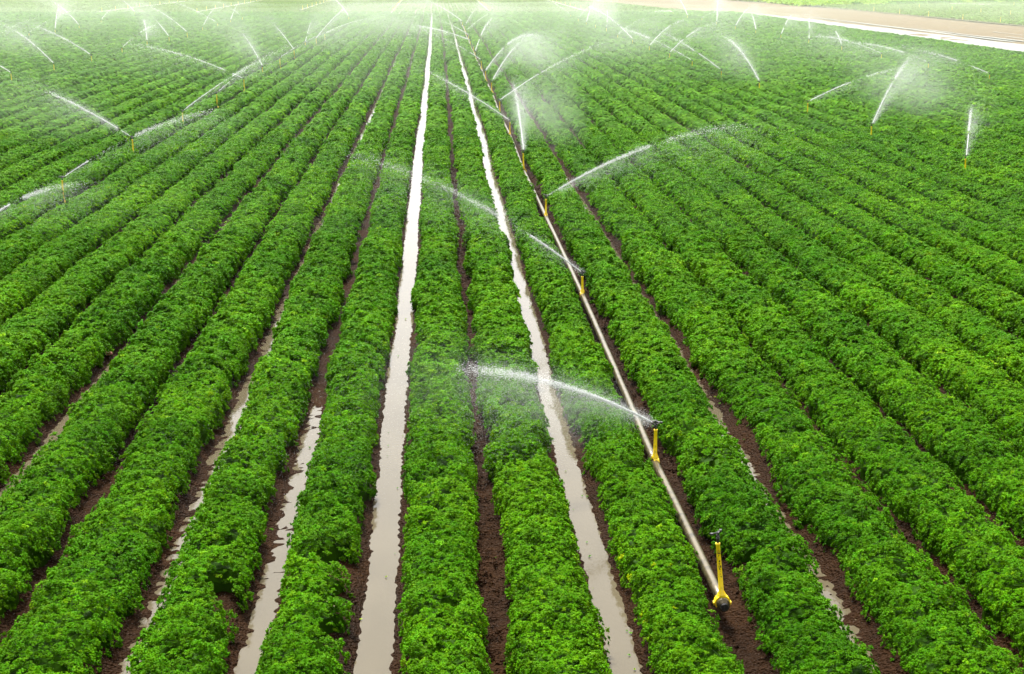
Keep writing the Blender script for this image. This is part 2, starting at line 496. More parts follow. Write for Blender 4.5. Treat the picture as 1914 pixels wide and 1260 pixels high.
def row_mesh(k, y0, y1):
    VV = []; FF = []; CC = []; off = 0
    # --- stems and lower foliage: a lumpy body under the fronds, tinted dark as gap shade
    yy = [y0]
    while yy[-1] < y1: yy.append(yy[-1] + max(0.05, 0.006 * yy[-1]))
    yy = np.array(yy); yy[-1] = y1
    a, b = bed_edges(k, yy)
    xc = (a + b) / 2; hw = (b - a) / 2
    ph = np.linspace(-PI / 2, PI / 2, 13)
    sx = np.sign(np.sin(ph)) * np.abs(np.sin(ph)) ** 0.72; sz = np.cos(ph) ** 0.45
    X = xc[:, None] + (hw[:, None] - .05) * sx[None] * 0.93; Y = np.repeat(yy[:, None], 13, 1)
    ht = bed_height(k, X, Y)
    bm = bare_mask(X, Y)
    Z = 0.03 + 0.25 * sz[None] * ht * (0.25 + 0.75 * bm) + 0.04 * (vnoise(X * 19, Y * 19, 35) - .5) - 0.32 * (1 - bm)
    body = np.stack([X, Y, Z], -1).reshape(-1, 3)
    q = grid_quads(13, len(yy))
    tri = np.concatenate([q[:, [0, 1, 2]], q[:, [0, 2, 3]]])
    VV.append(body); FF.append(tri); CC.append(np.full((len(body), 3), 0.32)); off += len(body)  # stem green, darkened further to paint shade between the tufts
    # --- fronds, by distance band
    for lod, d0, d1, dens, size in BANDS:
        s0, s1 = max(y0, d0), min(y1, d1)
        if s1 <= s0: continue
        n = int(dens * (s1 - s0) * (b - a).mean() * 1.45)
        r = RS.rand(n)
        # density falls inside a band as 1/y so that the picture stays even
        y = s0 * (s1 / s0) ** r if s1 / s0 > 1.02 else s0 + (s1 - s0) * r
        phi = np.interp(RS.rand(n), _cdf, _ph)
        a_, b_ = bed_edges(k, y)
        xc_ = (a_ + b_) / 2; hw_ = (b_ - a_) / 2
        snx = np.sign(np.sin(phi)) * np.abs(np.sin(phi)) ** 0.72
        x = xc_ + (hw_ - .5 * size) * snx
        bmk = bare_mask(x, y)
        hh = bed_height(k, x, y)
        z = 0.07 + 0.33 * np.cos(phi) ** 0.45 * hh * (0.5 + 0.5 * bmk)
        keep = RS.rand(n) < bmk * 1.15 * np.where(z < .24, .42, 1.0)
        depth = RS.rand(n) ** 1.2 * 0.11
        y = y + 0; nrm = np.stack([np.sin(phi) * .8, 0 * y, np.cos(phi)], 1)
        pos = np.stack([x, y, z], 1) - nrm * depth[:, None]
        pos[:, 2] += (vnoise(x * 17, y * 17, 36) - .5) * 0.09 * np.clip(28 / y, .4, 1)
        rel = y / np.sqrt(d0 * d1) if lod else (y / 15.0) ** .5
        sz_ = size * np.clip(rel, .7, 1.5) * RS.uniform(.6, 1.4, n)
        # tufts on the flanks lean outward
        yaw = np.arctan2(snx + RS.normal(0, .35, n), -.15 + RS.normal(0, .35, n))
        pitch = np.abs(snx) ** 3 * (.9 if lod == 0 else .6) + np.abs(RS.normal(0, .3 if lod == 0 else .16, n))
        roll = RS.uniform(0, 2 * PI, n)
        pos, yaw, pitch, roll, sz_ = pos[keep], yaw[keep], pitch[keep], roll[keep], sz_[keep]
        n = len(pos)
        if n == 0: continue
        V, F, m, od = place_fronds(lod, pos, yaw, pitch, roll, sz_)
        # own colour of each plant and tuft: deeper green, yellow-green, a few pale or yellowed
        pl = vnoise(pos[:, 0] * 6, pos[:, 1] * 6, 51); pq = vnoise(pos[:, 0] * .7 + 40, pos[:, 1] * .35, 53); fr = RS.rand(n)
        c = np.ones((n, 3)); br = 0.60 + 0.42 * pl + 0.44 * (fr - .5) + .20 * pq
        c *= br[:, None]
        c[:, 0] *= 0.80 + 0.36 * RS.rand(n) + .15 * pq
        pale = RS.rand(n) < 0.03
        c[pale] = c[pale] * np.array([1.9, 1.45, 5.0])
        if k == 1:
            yel = (RS.rand(n) < 0.05) & (pos[:, 1] < 13.2) & (vnoise(pos[:, 0] * 7, pos[:, 1] * 7, 52) > .70)
            c[yel] = np.array([4.2, 1.8, 1.5])
        c = c[od]
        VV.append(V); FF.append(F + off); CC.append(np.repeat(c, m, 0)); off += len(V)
    return np_mesh('crop_row', np.concatenate(VV), tris=np.concatenate(FF), col=np.concatenate(CC), mats=[M_LEAF])


#        lod  from   to   per m2 length
BANDS = [(0, 7.0, 19.0, 880, .034),
         (0, 19.0, 30.0, 500, .045),
         (1, 30.0, 50.0, 330, .056),
         (2, 50.0, 80.0, 190, .085),
         (3, 80.0, 120., 150, .11),
         (3, 120., 198., 80, .15)]


def row_start(k):
    xm = 0.45 + PITCH_X * (k + .5)
    for y in np.arange(8.5, FIELD_END, 0.5):
        l, r = vis_x(y, 2.0)
        if l < xm < r: return float(y)
    return None


def row_label(k):
    # beds are counted from the two wide flooded furrows and the pipe
    if k == -1: return 'leafy crop row between the left wide flooded furrow and the bare brown furrow'
    if k == 0: return 'leafy green crop row between the bare brown furrow and the right wide flooded furrow'
    if k == 1: return 'leafy crop row with yellowing leaves between the right flooded furrow and the metal pipe'
    if k == 2: return 'leafy green crop row along the right side of the metal pipe'
    if k > 2: return '%s leafy green crop row to the right of the metal pipe' % ORD[k - 2]
    if k == -2: return 'leafy crop row with bare muddy notches, along the left wide flooded furrow'
    return '%s crop row leftward from the left wide flooded furrow' % ORD[-2 - k]


GROUP_ROW = 'parallel rows of leafy green crop'

if BUILD_ROWS:
    for k in range(-22, 25):
        y0 = row_start(k)
        o = link('crop_row', row_mesh(k, y0, FIELD_END + RS.uniform(-.5, .5)))
        tag(o, row_label(k), 'crop row', GROUP_ROW)


def merged_rows(ks, label):
    parts = []
    for k in ks:
        y0 = row_start(k)
        if y0: parts.append(row_mesh(k, y0, FIELD_END + RS.uniform(-.5, .5)))
    me = bpy.data.meshes.new('crop_carpet')
    V = []; F = []; Cc = []; off = 0
    for p in parts:
        n = len(p.vertices); v = np.empty(n * 3, np.float32); p.vertices.foreach_get('co', v)
        f = np.empty(len(p.loops), np.int32); p.loops.foreach_get('vertex_index', f)
        c = np.empty(n * 4, np.float32); p.color_attributes['tint'].data.foreach_get('color', c)
        V.append(v.reshape(-1, 3)); F.append(f.reshape(-1, 3).astype(np.int64) + off); Cc.append(c.reshape(-1, 4)[:, :3]); off += n
        bpy.data.meshes.remove(p)
    o = link('crop_carpet', np_mesh('crop_carpet', np.concatenate(V), tris=np.concatenate(F), col=np.concatenate(Cc), mats=[M_LEAF]))
    return tag(o, label, 'crop', kind='stuff')


if BUILD_ROWS:
    merged_rows(range(-58, -22), 'misty green crop rows melting together at the far left of the field')
    merged_rows(range(25, K_MAX), 'green crop rows melting together along the wet ditch at the right')

# ------------------------------------------------------------------ beyond the crop: young field, ditch, road, second young field
def sheet(name, rows, z, m, wob=0.0, kind='structure', seg=60, zfun=None, sub=1):
    """strip between two polylines given as (y, x_left, x_right); resampled"""
    r = np.array(rows, float)
    y = np.linspace(r[0, 0], r[-1, 0], seg)
    xl = np.interp(y, r[:, 0], r[:, 1]); xr = np.interp(y, r[:, 0], r[:, 2])
    if wob:
        xl = xl + wob * (vnoise(y * .35, 0 * y + z * 900, 61) - .5) * 2; xr = xr + wob * (vnoise(y * .35, 0 * y + z * 900, 62) - .5) * 2
    nc = sub + 1
    A = np.stack([np.stack([xl + (xr - xl) * i / sub, y, np.full_like(y, z)], 1) for i in range(nc)], 1)
    if zfun is not None:
        A[..., 2] += zfun(A[..., 0], A[..., 1])
    return tag(link(name, np_mesh(name, A.reshape(-1, 3), quads=grid_quads(nc, seg), smooth=True, mats=[m])), kind=kind)


sheet('far_field_soil', [(196.2, -110, 39), (204, -112, 37.5), (231, -120, 33.5), (270, -135, 30.5), (296, -145, 23.5), (420, -200, 0)], 0.0, M_YSOIL, seg=120)
lump = lambda x, y: 0.10 * (vnoise(x * .9, y * .12, 63) - .5) + 0.05 * (vnoise(x * 2.3, y * .5, 64) - .5)
sheet('dirt_road', [(40, 38.2, 58.5), (200, 38.2, 58.0), (231, 33.6, 57.5), (270, 30.6, 56.5), (300, 23.0, 54), (420, -5, 60)], -0.05, M_ROAD, seg=400, sub=40, zfun=lump)
sheet('ditch_water', [(40, 38.1, 43.8), (110, 38.1, 43.6), (160, 38.1, 42.8), (195, 38.2, 42.0), (215, 38.6, 39.4)], -0.012, M_DITCH, wob=.35, seg=300)
for (xa, xb, ya, yb) in [(45.6, 46.1, 90, 150), (47.6, 48.1, 60, 130), (44.4, 45.0, 120, 190), (50.1, 50.35, 80, 140)]:
    sheet('road_puddle', [(ya, xa, xb - .1), ((ya + yb) / 2, xa, xb), (yb, xa, xa + .15)], -0.004, M_DITCH, wob=.12, seg=160)
sheet('side_field_soil', [(40, 58.4, 140), (240, 57.8, 130), (241, 57.8, 131), (244, 58.3, 140)][:2] + [(262, 84, 150), (290, 118, 180)], 0.02, M_YSOIL, seg=100)
sheet('grass_field', [(236, 56.8, 57.6), (245, 56.5, 62), (262, 56.5, 88), (292, 56.0, 120), (420, 60, 260)], 0.05, M_BRIGHT, wob=.2, seg=160)


def tufts(name, n, fx, size, m, label, cat, lod=2, zz=0.02):
    y, x, s = fx(n)
    n = len(x)
    pos = np.stack([x, y, np.full(n, zz)], 1)
    V, F, mm, _od = place_fronds(lod, pos, RS.uniform(0, 2 * PI, n), RS.uniform(.2, 1.1, n), RS.normal(0, .4, n), size * s * RS.uniform(.6, 1.4, n))
    c = np.ones((n, 3)) * RS.uniform(.75, 1.25, (n, 1)); c[:, 0] *= RS.uniform(.85, 1.2, n)
    o = link(name, np_mesh(name, V, tris=F, col=np.repeat(c, mm, 0), mats=[m]))
    return tag(o, label, cat, kind='stuff')


def far_crop(n):
    y = RS.uniform(197.2, 345, n)
    k = RS.randint(-140, 36, n)
    x = 0.45 + PITCH_X * (k + .5) * 1.0 + RS.choice([-.22, .22], n) + RS.normal(0, .07, n)
    right = np.interp(y, [197, 204, 231, 270, 296, 420], [38, 37, 33, 30, 23, 0])
    l, r = vis_x(y, 3)
    # thicker growth on the left of the field, thin in the middle
    p = np.clip(0.36 + 0.75 * sstep(-8, -34, x) + .25 * sstep(10, 25, x), 0, 1) * (0.75 + .5 * vnoise(x * .15, y * .05, 71))
    ok = (x < right) & (x > l) & (RS.rand(n) < p)
    return y[ok], x[ok], np.clip(y[ok] / 230, .8, 1.4)


tufts('young_crop', 420000, far_crop, .17, M_YOUNG, 'thin pale rows of young plants on tan soil beyond the main field', 'young crop')


def side_crop(n):
    y = RS.uniform(120, 275, n)
    x = 58.9 + np.round(RS.uniform(0, 60, n) / .985) * .985 + RS.choice([-.2, .2], n) + RS.normal(0, .08, n)
    l, r = vis_x(y, 3)
    lim = 242 + (x - 58.4) * .62
    ok = (x < r) & (x > 58.8) & (y < lim - 1)
    return y[ok], x[ok], np.clip(y[ok] / 200, .8, 1.4)


tufts('side_crop', 420000, side_crop, .20, M_YOUNG, 'low young crop in the side field across the dirt road', 'young crop')


def grass_pts(n):
    y = RS.uniform(238, 340, n); x = RS.uniform(56.6, 125, n)
    lo = 242 + (x - 58.4) * .62
    ok = (y > lo) & (x < vis_x(y, 4)[1])
    return y[ok], x[ok], np.clip(y[ok] / 240, .8, 1.4)


tufts('tall_grass', 90000, grass_pts, .42, M_BRIGHT, 'bright green grass field in the top right corner', 'grass', zz=.04)


def weed_pts(n):
    x = RS.uniform(66, 112, n); y = 243 + (x - 58.4) * .62 + RS.normal(0, .7, n)
    ok = (vnoise(x * .5, 0 * x, 73) > .42)
    return y[ok], x[ok], np.ones(ok.sum())


tufts('weeds', 9000, weed_pts, .55, M_LEAF, 'dark straggly weeds along the edge between side field and grass', 'weeds', zz=.08)

# ------------------------------------------------------------------ mesh building blocks
def frame_of(d):
    d = np.asarray(d, float); d = d / np.linalg.norm(d)
    a = np.array([0, 0, 1.]) if abs(d[2]) < .9 else np.array([1., 0, 0])
    u = np.cross(a, d); u /= np.linalg.norm(u); v = np.cross(d, u)
    return d, u, v


class MB:
    def __init__(s): s.v = []; s.q = []; s.t = []

    def tube(s, pts, rad, n=12, caps=True):
        pts = [np.asarray(p, float) for p in pts]
        rings = []
        for i, p in enumerate(pts):
            d = (pts[min(i + 1, len(pts) - 1)] - pts[max(i - 1, 0)])
            if np.linalg.norm(d) < 1e-9: d = np.array([0, 0, 1.])
            if i == 0 or True: _, u, v = frame_of(d)
            b = len(s.v)
            for j in range(n):
                a = 2 * PI * j / n
                s.v.append(p + rad[i] * (math.cos(a) * u + math.sin(a) * v))
            rings.append(b)
        for r0, r1 in zip(rings, rings[1:]):
            for j in range(n):
                s.q.append((r0 + j, r0 + (j + 1) % n, r1 + (j + 1) % n, r1 + j))
        if caps:
            for r, p, fl in ((rings[0], pts[0], True), (rings[-1], pts[-1], False)):
                c = len(s.v); s.v.append(p)
                for j in range(n):
                    t = (r + j, c, r + (j + 1) % n)
                    s.t.append(t if fl else t[::-1])
        return s

    def lathe(s, base, axis, prof, n=16):
        d, u, v = frame_of(axis)
        rings = []
        for h, r in prof:
            b = len(s.v)
            for j in range(n):
                a = 2 * PI * j / n
                s.v.append(np.asarray(base) + d * h + max(r, 1e-4) * (math.cos(a) * u + math.sin(a) * v))
            rings.append(b)
        for r0, r1 in zip(rings, rings[1:]):
            for j in range(n):
                s.q.append((r0 + j, r0 + (j + 1) % n, r1 + (j + 1) % n, r1 + j))
        return s

    def box(s, c, sx, sy, sz, rot=0.0, tilt=0.0):
        b = len(s.v)
        ca, sa = math.cos(rot), math.sin(rot); ct, st = math.cos(tilt), math.sin(tilt)
        for dx in (-.5, .5):
            for dy in (-.5, .5):
                for dz in (-.5, .5):
                    x, y, z = dx * sx, dy * sy, dz * sz
                    x, z = x * ct - z * st, x * st + z * ct
                    x, y = x * ca - y * sa, x * sa + y * ca
                    s.v.append(np.array([c[0] + x, c[1] + y, c[2] + z]))
        for f in ((0, 1, 3, 2), (4, 6, 7, 5), (0, 4, 5, 1), (2, 3, 7, 6), (0, 2, 6, 4), (1, 5, 7, 3)):
            s.q.append(tuple(b + i for i in f))
        return s

    def mesh(s, name, m, smooth=False):
        return np_mesh(name, np.array(s.v), tris=np.array(s.t).reshape(-1, 3), quads=np.array(s.q).reshape(-1, 4), smooth=smooth, mats=[m])


def empty(name, loc, rz=0.0):
    o = bpy.data.objects.new(name, None); C.objects.link(o)
    o.empty_display_size = .1
    o.location = loc; o.rotation_euler = (0, 0, rz)
    return o


def copy_tree(o, parent=None):
    c = o.copy(); C.objects.link(c)
    if parent is not None: c.parent = parent
    for ch in list(o.children): copy_tree(ch, c)
    return c


# ------------------------------------------------------------------ irrigation sprinklers
def make_sprinkler(riser_h, clamp=True, writing=False, pipe_z=0.0, lean=(0, 0)):
    """origin at the pipe axis; riser goes up by riser_h; the head points along +Y"""
    root = empty('sprinkler', (0, 0, 0))
    H = riser_h; lx, ly = lean
    P = lambda h: np.array([lx * h, ly * h, h])
    b = MB()
    b.lathe((0, 0, 0), (lx, ly, 1), [(.040, .020), (.055, .0215), (.075, .0215), (.08, .0185), (H * .55, .0165), (H - .015, .0150), (H - .012, .0175), (H, .0175), (H + .002, .001)], 16)
    for v_ in b.v: v_[0] = lx * v_[2] + (v_[0] - lx * v_[2]) * 1.16; v_[1] = ly * v_[2] + (v_[1] - ly * v_[2]) * 1.16
    link('riser', b.mesh('riser', M_YEL, True), root)
    if writing:
        w = MB()
        rr = random.Random(4)
        # stencilled characters running down the riser towards the camera side
        z = H - .055
        for i in range(10):
            hgt = rr.uniform(.012, .02)
            zc = z - hgt / 2
            rad = .0195 - 0.0 * i
            p = P(zc)
            for s in range(rr.choice((2, 3))):
                dx = rr.uniform(-.0075, .0075)
                w.box((p[0] + dx, p[1] - rad - .0012, zc + rr.uniform(-.004, .004)), rr.choice((.003, .009)), .003, rr.choice((.004, hgt)), 0, rr.uniform(-.5, .5))
            z -= hgt + rr.choice((.006, .008, .03 if i in (2, 5) else .01))
        w.box((P(H - .075)[0], P(H - .075)[1] - .0185, H - .075), .034, .004, .003)
        w.box((P(H - .09)[0], P(H - .09)[1] - .0185, H - .090), .034, .004, .003)
        link('writing', w.mesh('writing', M_INK), root)
    if clamp:
        c = MB()
        # saddle: a half shell over the pipe with ears and a neck
        n = 18
        for yy0, yy1 in ((-.03, .03),):
            base = len(c.v)
            for yv in (yy0, yy1):
                for r in (.050, .066):
                    for j in range(n):
                        a = math.radians(-35 + 250 * j / (n - 1))
                        c.v.append(np.array([r * math.cos(a), yv, r * math.sin(a)]))
            A = lambda iy, ir, j: base + (iy * 2 + ir) * n + j
            for j in range(n - 1):
                c.q.append((A(0, 1, j), A(0, 1, j + 1), A(1, 1, j + 1), A(1, 1, j)))
                c.q.append((A(0, 0, j), A(1, 0, j), A(1, 0, j + 1), A(0, 0, j + 1)))
                c.q.append((A(0, 0, j), A(0, 0, j + 1), A(0, 1, j + 1), A(0, 1, j)))
                c.q.append((A(1, 0, j), A(1, 1, j), A(1, 1, j + 1), A(1, 0, j + 1)))
            for j in (0, n - 1):
                c.q.append((A(0, 0, j), A(0, 1, j), A(1, 1, j), A(1, 0, j)))
        for s in (-1, 1):
            c.box((s * .066, 0, -.005), .018, .04, .018)
            c.tube([(s * .066, 0, -.030), (s * .066, 0, .012)], [.005, .005], 8)
        c.lathe((0, 0, 0), (lx, ly, 1), [(.052, .038), (.070, .036), (.078, .032), (.095, .0265)], 16)
        link('clamp', c.mesh('clamp', M_YEL, False), root)
    h = MB(); top = P(H)
    tx, ty = top[0], top[1]
    # impact sprinkler: neck, body, nozzle barrel, spring bridge, swinging arm with spoon
    h.lathe(top, (0, 0, 1), [(.002, .011), (.028, .011), (.03, .016), (.042, .016), (.046, .012), (.066, .013), (.07, .009)], 14)
    h.tube([(tx, ty, H + .050), (tx, ty + .050, H + .072)], [.011, .007], 10)
    h.tube([(tx, ty - .004, H + .055), (tx, ty - .040, H + .066)], [.009, .008], 10)
    link('nozzle', h.mesh('nozzle', M_BLACK, False), root)
    a = MB()
    a.tube([(tx, ty - .018, H + .060), (tx, ty - .020, H + .095), (tx, ty, H + .105), (tx, ty + .020, H + .095), (tx, ty + .018, H + .070)], [.004] * 5, 8)
    for i in range(5):
        a.tube([(tx, ty, H + .074 + i * .005), (tx, ty, H + .0765 + i * .005)], [.011, .011], 10)
    a.tube([(tx - .055, ty - .035, H + .092), (tx, ty, H + .090), (tx + .028, ty + .05, H + .086)], [.0065, .006, .005], 8)
    a.box((tx - .060, ty - .040, H + .090), .026, .022, .018, .6)
    a.box((tx + .030, ty + .058, H + .082), .020, .028, .022, -.4)
    link('swing_arm', a.mesh('swing_arm', M_BLACK, False), root)
    return root


SP = [
('C',2.34,12.0,0.8,[]),
('C',2.3,15.77,0.65,[-102.6,30.7,8.0,[[0.01,0.2,1.0],[0.2,0.33,0.6]],0.5]),
('C',2.34,24.58,0.59,[-73.4,35.9,11.0,[[0.0,0.1,1.0],[0.15,0.3,0.45],[0.3,0.48,0.25]],0.15]),
('C',2.34,33.08,0.62,[84.8,31.0,11.0,[[0.03,0.25,0.8],[0.29,0.5,0.3]],0.25]),
('C',2.33,41.41,0.65,[-0.7,26.7,13.0,[[0.01,0.2,1.0],[0.2,0.45,0.5]],1.0]),
('C',2.4,50.74,0.6,[-95.0,35.3,14.3,[[0.0,0.1,1.0],[0.1,0.23,0.6]],0.4]),
('C',2.36,57.79,0.69,[65.8,31.8,13.8,[[0.0,0.14,0.9],[0.15,0.4,0.4]],0.2]),
('C',2.46,68.87,0.61,[25.2,33.5,11.6,[[0.02,0.28,1.0],[0.28,0.58,0.3]],0.5]),
('C',2.43,76.13,0.65,[27.3,30.3,11.3,[[0.0,0.22,1.0],[0.27,0.77,0.6]],0.8]),
('C',2.5,85.55,0.62,[-56.4,29.6,12.0,[[0.01,0.07,0.8],[0.1,0.35,0.3]],0.2]),
('C',2.43,96.34,0.54,[14.5,32.4,11.9,[[0.01,0.12,0.9],[0.17,0.56,0.7]],0.3]),
('C',2.5,103.5,0.53,[]),
('C',2.48,111.8,0.55,[-80.8,22.1,12.5,[[0.0,0.14,0.7],[0.14,0.35,0.8]],0.6]),
('C',2.55,120.57,0.58,[-56.7,27.5,12.7,[[0.0,0.12,0.7],[0.12,0.3,0.3]],0.4]),
('C',2.53,129.71,0.56,[51.4,34.1,11.9,[[0.01,0.25,0.5]],0.3]),
('C',2.64,140.33,0.59,[21.5,32.4,13.3,[[0.03,0.28,0.5]],0.8]),
('C',2.7,154.35,0.52,[-57.4,32.8,13.5,[[0.01,0.38,0.7]],0.9]),
('Q',-8.63,29.2,0.68,[31.9,24.0,8.0,[[0.0,0.12,0.9],[0.17,0.3,0.6],[0.3,0.42,0.3]],0.2]),
('Q',-8.65,36.21,0.68,[54.1,29.6,11.0,[[0.01,0.07,0.8],[0.1,0.2,0.15],[0.2,0.45,0.4]],0.2]),
('Q',-8.72,45.2,0.68,[-74.2,30.4,13.7,[[0.01,0.03,0.8],[0.04,0.18,1.0],[0.18,0.23,0.5]],0.8]),
('Q',-8.64,53.75,0.68,[65.7,35.1,14.1,[[0.01,0.16,0.7],[0.16,0.25,0.6],[0.25,0.35,0.3]],0.2]),
('Q',-8.57,61.83,0.68,[34.3,29.3,11.4,[[0.01,0.13,0.5],[0.13,0.33,0.3]],0.2]),
('Q',-8.5,70.18,0.68,[-81.1,25.0,13.7,[[0.01,0.04,0.7],[0.07,0.23,0.6],[0.23,0.45,0.4]],0.2]),
('Q',-8.65,79.29,0.68,[-24.5,32.1,13.0,[[0.01,0.04,0.8],[0.06,0.2,0.9],[0.2,0.3,0.4]],0.7]),
('Q',-8.55,87.14,0.68,[51.2,29.5,11.6,[[0.01,0.17,0.4],[0.17,0.45,0.3]],0.2]),
('Q',-8.54,96.04,0.68,[-35.3,35.6,13.8,[[0.01,0.1,0.9],[0.1,0.23,0.7],[0.23,0.24,0.25]],0.3]),
('Q',-8.74,106.96,0.68,[4.0,29.6,11.8,[[0.0,0.06,0.7],[0.1,0.3,0.6]],0.3]),
('Q',-8.46,112.92,0.68,[34.5,36.4,14.0,[[0.0,0.12,0.8],[0.12,0.3,0.9]],0.8]),
('Q',-8.45,121.66,0.68,[68.9,24.8,11.9,[[0.01,0.35,0.5]],0.5]),
('Q',-8.97,165.79,0.68,[-25.1,32.8,11.9,[[0.02,0.37,0.8]],0.5]),
('S',-19.9,74.81,0.68,[-55.4,24.1,10.9,[[0.01,0.07,0.9],[0.07,0.23,0.6]],0.2]),
('S',-19.64,82.12,0.68,[-47.1,31.6,13.0,[[0.01,0.13,0.9],[0.15,0.35,0.7],[0.35,0.46,0.3]],0.6]),
('S',-19.5,90.45,0.68,[-81.5,34.3,11.7,[[0.01,0.15,0.9],[0.15,0.33,0.6],[0.33,0.35,0.3]],0.5]),
('S',-19.49,99.26,0.68,[25.2,28.8,11.2,[[0.01,0.14,0.5],[0.21,0.41,0.5]],0.2]),
('S',-19.7,109.13,0.68,[-12.0,26.2,11.5,[[0.01,0.14,0.8],[0.16,0.69,0.5]],0.3]),
('S',-19.38,116.23,0.68,[-37.2,33.2,13.7,[[0.01,0.15,0.8],[0.15,0.23,0.3]],0.5]),
('S',-19.31,124.32,0.68,[-49.4,31.6,13.3,[[0.01,0.15,0.6],[0.15,0.38,0.6],[0.38,0.5,0.3]],0.7]),
('S',-19.82,136.2,0.68,[11.2,32.5,11.4,[[0.03,0.2,0.7],[0.2,0.42,0.5]],0.3]),
('S',-19.86,145.94,0.68,[-81.1,31.9,13.6,[[0.02,0.13,0.5],[0.13,0.38,0.5]],0.2]),
('S',-19.9,155.47,0.68,[6.5,32.2,11.8,[[0.01,0.15,0.7],[0.15,0.4,0.5]],0.2]),
('S',-20.06,166.33,0.68,[-60.2,33.5,11.4,[[0.02,0.38,0.4]],0.2]),
('T',-31.37,123.83,0.68,[49.6,30.9,12.8,[[0.06,0.2,0.4],[0.24,0.55,0.25]],0.1]),
('T',-31.23,131.75,0.68,[-7.8,30.5,13.2,[[0.01,0.15,0.8],[0.15,0.37,0.6]],1.0]),
('T',-31.25,140.76,0.68,[-43.6,33.2,13.1,[[0.01,0.18,0.7],[0.18,0.45,0.6]],0.6]),
('T',-32.51,156.08,0.68,[15.2,29.2,11.3,[[0.03,0.27,0.6],[0.33,0.53,0.15]],0.2]),
('T',-34.91,186.51,0.68,[-43.4,33.7,11.8,[[0.01,0.25,0.6]],0.1]),
('T',-28.44,100.39,0.68,[38.3,30.4,12.9,[[0.05,0.42,0.3]],0.1]),
('R',13.64,39.37,0.68,[20.1,29.2,11.0,[[0.01,0.1,1.0],[0.12,0.26,0.9],[0.27,0.3,0.4]],0.4]),
('R',13.56,47.94,0.68,[31.6,33.9,12.1,[[0.01,0.21,1.0],[0.24,0.45,0.6]],1.0]),
('R',13.6,56.66,0.68,[100.9,29.1,11.6,[[0.01,0.15,0.9],[0.21,0.33,0.4]],0.2]),
('R',13.96,67.04,0.68,[-11.0,32.9,11.8,[[0.01,0.23,1.0],[0.23,0.4,0.8],[0.4,0.5,0.3]],0.6]),
('R',13.78,75.19,0.68,[-68.3,35.7,14.3,[[0.01,0.1,1.0],[0.12,0.26,0.6]],0.6]),
('R',13.7,83.44,0.68,[-85.1,30.6,13.7,[[0.01,0.03,0.6],[0.04,0.2,0.5],[0.2,0.33,0.7]],0.7]),
('R',13.71,100.48,0.68,[33.0,26.3,12.8,[[0.01,0.28,0.9],[0.32,0.53,0.4]],0.3]),
('R',13.73,91.79,0.68,[40.1,28.1,12.4,[[0.01,0.14,0.9],[0.17,0.36,0.7],[0.38,0.59,0.3]],0.4]),
('R',13.84,110.06,0.68,[-32.8,32.8,13.3,[[0.01,0.2,0.7],[0.2,0.47,0.9]],1.0]),
('R',13.76,118.52,0.68,[38.3,25.4,11.1,[[0.06,0.5,0.3]],0.3]),
('R',14.37,131.99,0.68,[8.2,38.1,11.0,[[0.07,0.25,0.8]],0.5]),
('R',14.37,141.35,0.68,[]),
('R',14.13,147.33,0.68,[15.6,33.4,11.8,[[0.01,0.23,0.8],[0.23,0.53,0.4]],0.8]),
('R',14.43,159.04,0.68,[29.3,28.5,11.3,[[0.03,0.3,0.4]],0.2]),
('R',14.85,172.75,0.68,[-50.1,31.3,13.8,[[0.07,0.2,0.6]],0.1]),
('U',25.72,71.82,0.68,[-91.1,23.8,13.6,[[0.01,0.07,0.8],[0.13,0.27,0.6],[0.27,0.38,0.2]],0.3]),
('U',25.69,80.88,0.68,[-62.9,24.0,11.1,[[0.01,0.1,0.3],[0.13,0.45,0.6]],0.3]),
('U',25.8,90.0,0.68,[-62.3,24.1,11.0,[[0.04,0.2,0.5],[0.2,0.45,0.6]],0.3]),
('U',26.03,99.88,0.68,[3.2,24.6,11.7,[[0.03,0.23,0.9]],0.2]),
('U',26.16,109.46,0.68,[12.6,32.6,10.6,[[0.01,0.07,0.6],[0.13,0.4,0.6]],0.3]),
('U',26.05,117.93,0.68,[23.2,28.1,11.4,[[0.01,0.09,0.8],[0.15,0.46,0.7]],0.3]),
('U',25.9,126.6,0.68,[4.0,29.2,11.9,[[0.01,0.28,0.9]],0.2]),
('U',26.14,136.61,0.68,[25.9,26.5,13.3,[[0.01,0.42,0.6]],0.2]),
('U',26.58,148.29,0.68,[10.4,36.5,11.8,[[0.01,0.4,0.8]],0.8]),
('U',27.18,160.25,0.68,[80.6,28.4,12.0,[[0.0,0.25,0.3]],0.1]),
('U',27.26,170.05,0.68,[-7.1,33.0,12.3,[[0.0,0.3,0.8]],0.3]),
('U',27.71,183.46,0.68,[-107.4,11.2,8.2,[[0.01,0.45,0.5]],0.1])
]

LINE_TXT = {'C': 'along the bare metal pipe', 'Q': 'in the first line left of the pipe', 'S': 'in the second line left of the pipe',
            'T': 'in the far left line', 'R': 'in the first line right of the pipe', 'U': 'in the line by the ditch'}
G9, KD = 9.81, 0.25


def traj(p0, az, el, v, t):
    e = (1 - np.exp(-KD * t)) / KD
    h = v * math.cos(el) * e
    z = p0[2] + (v * math.sin(el) + G9 / KD) * e - G9 * t / KD
    return np.stack([p0[0] + math.sin(az) * h, p0[1] + math.cos(az) * h, z], -1)


TET = np.array([(1, 1, 1), (1, -1, -1), (-1, 1, -1), (-1, -1, 1)], np.float32) * .72
TETF = np.array([(0, 1, 2), (0, 3, 1), (0, 2, 3), (1, 3, 2)], np.int64)


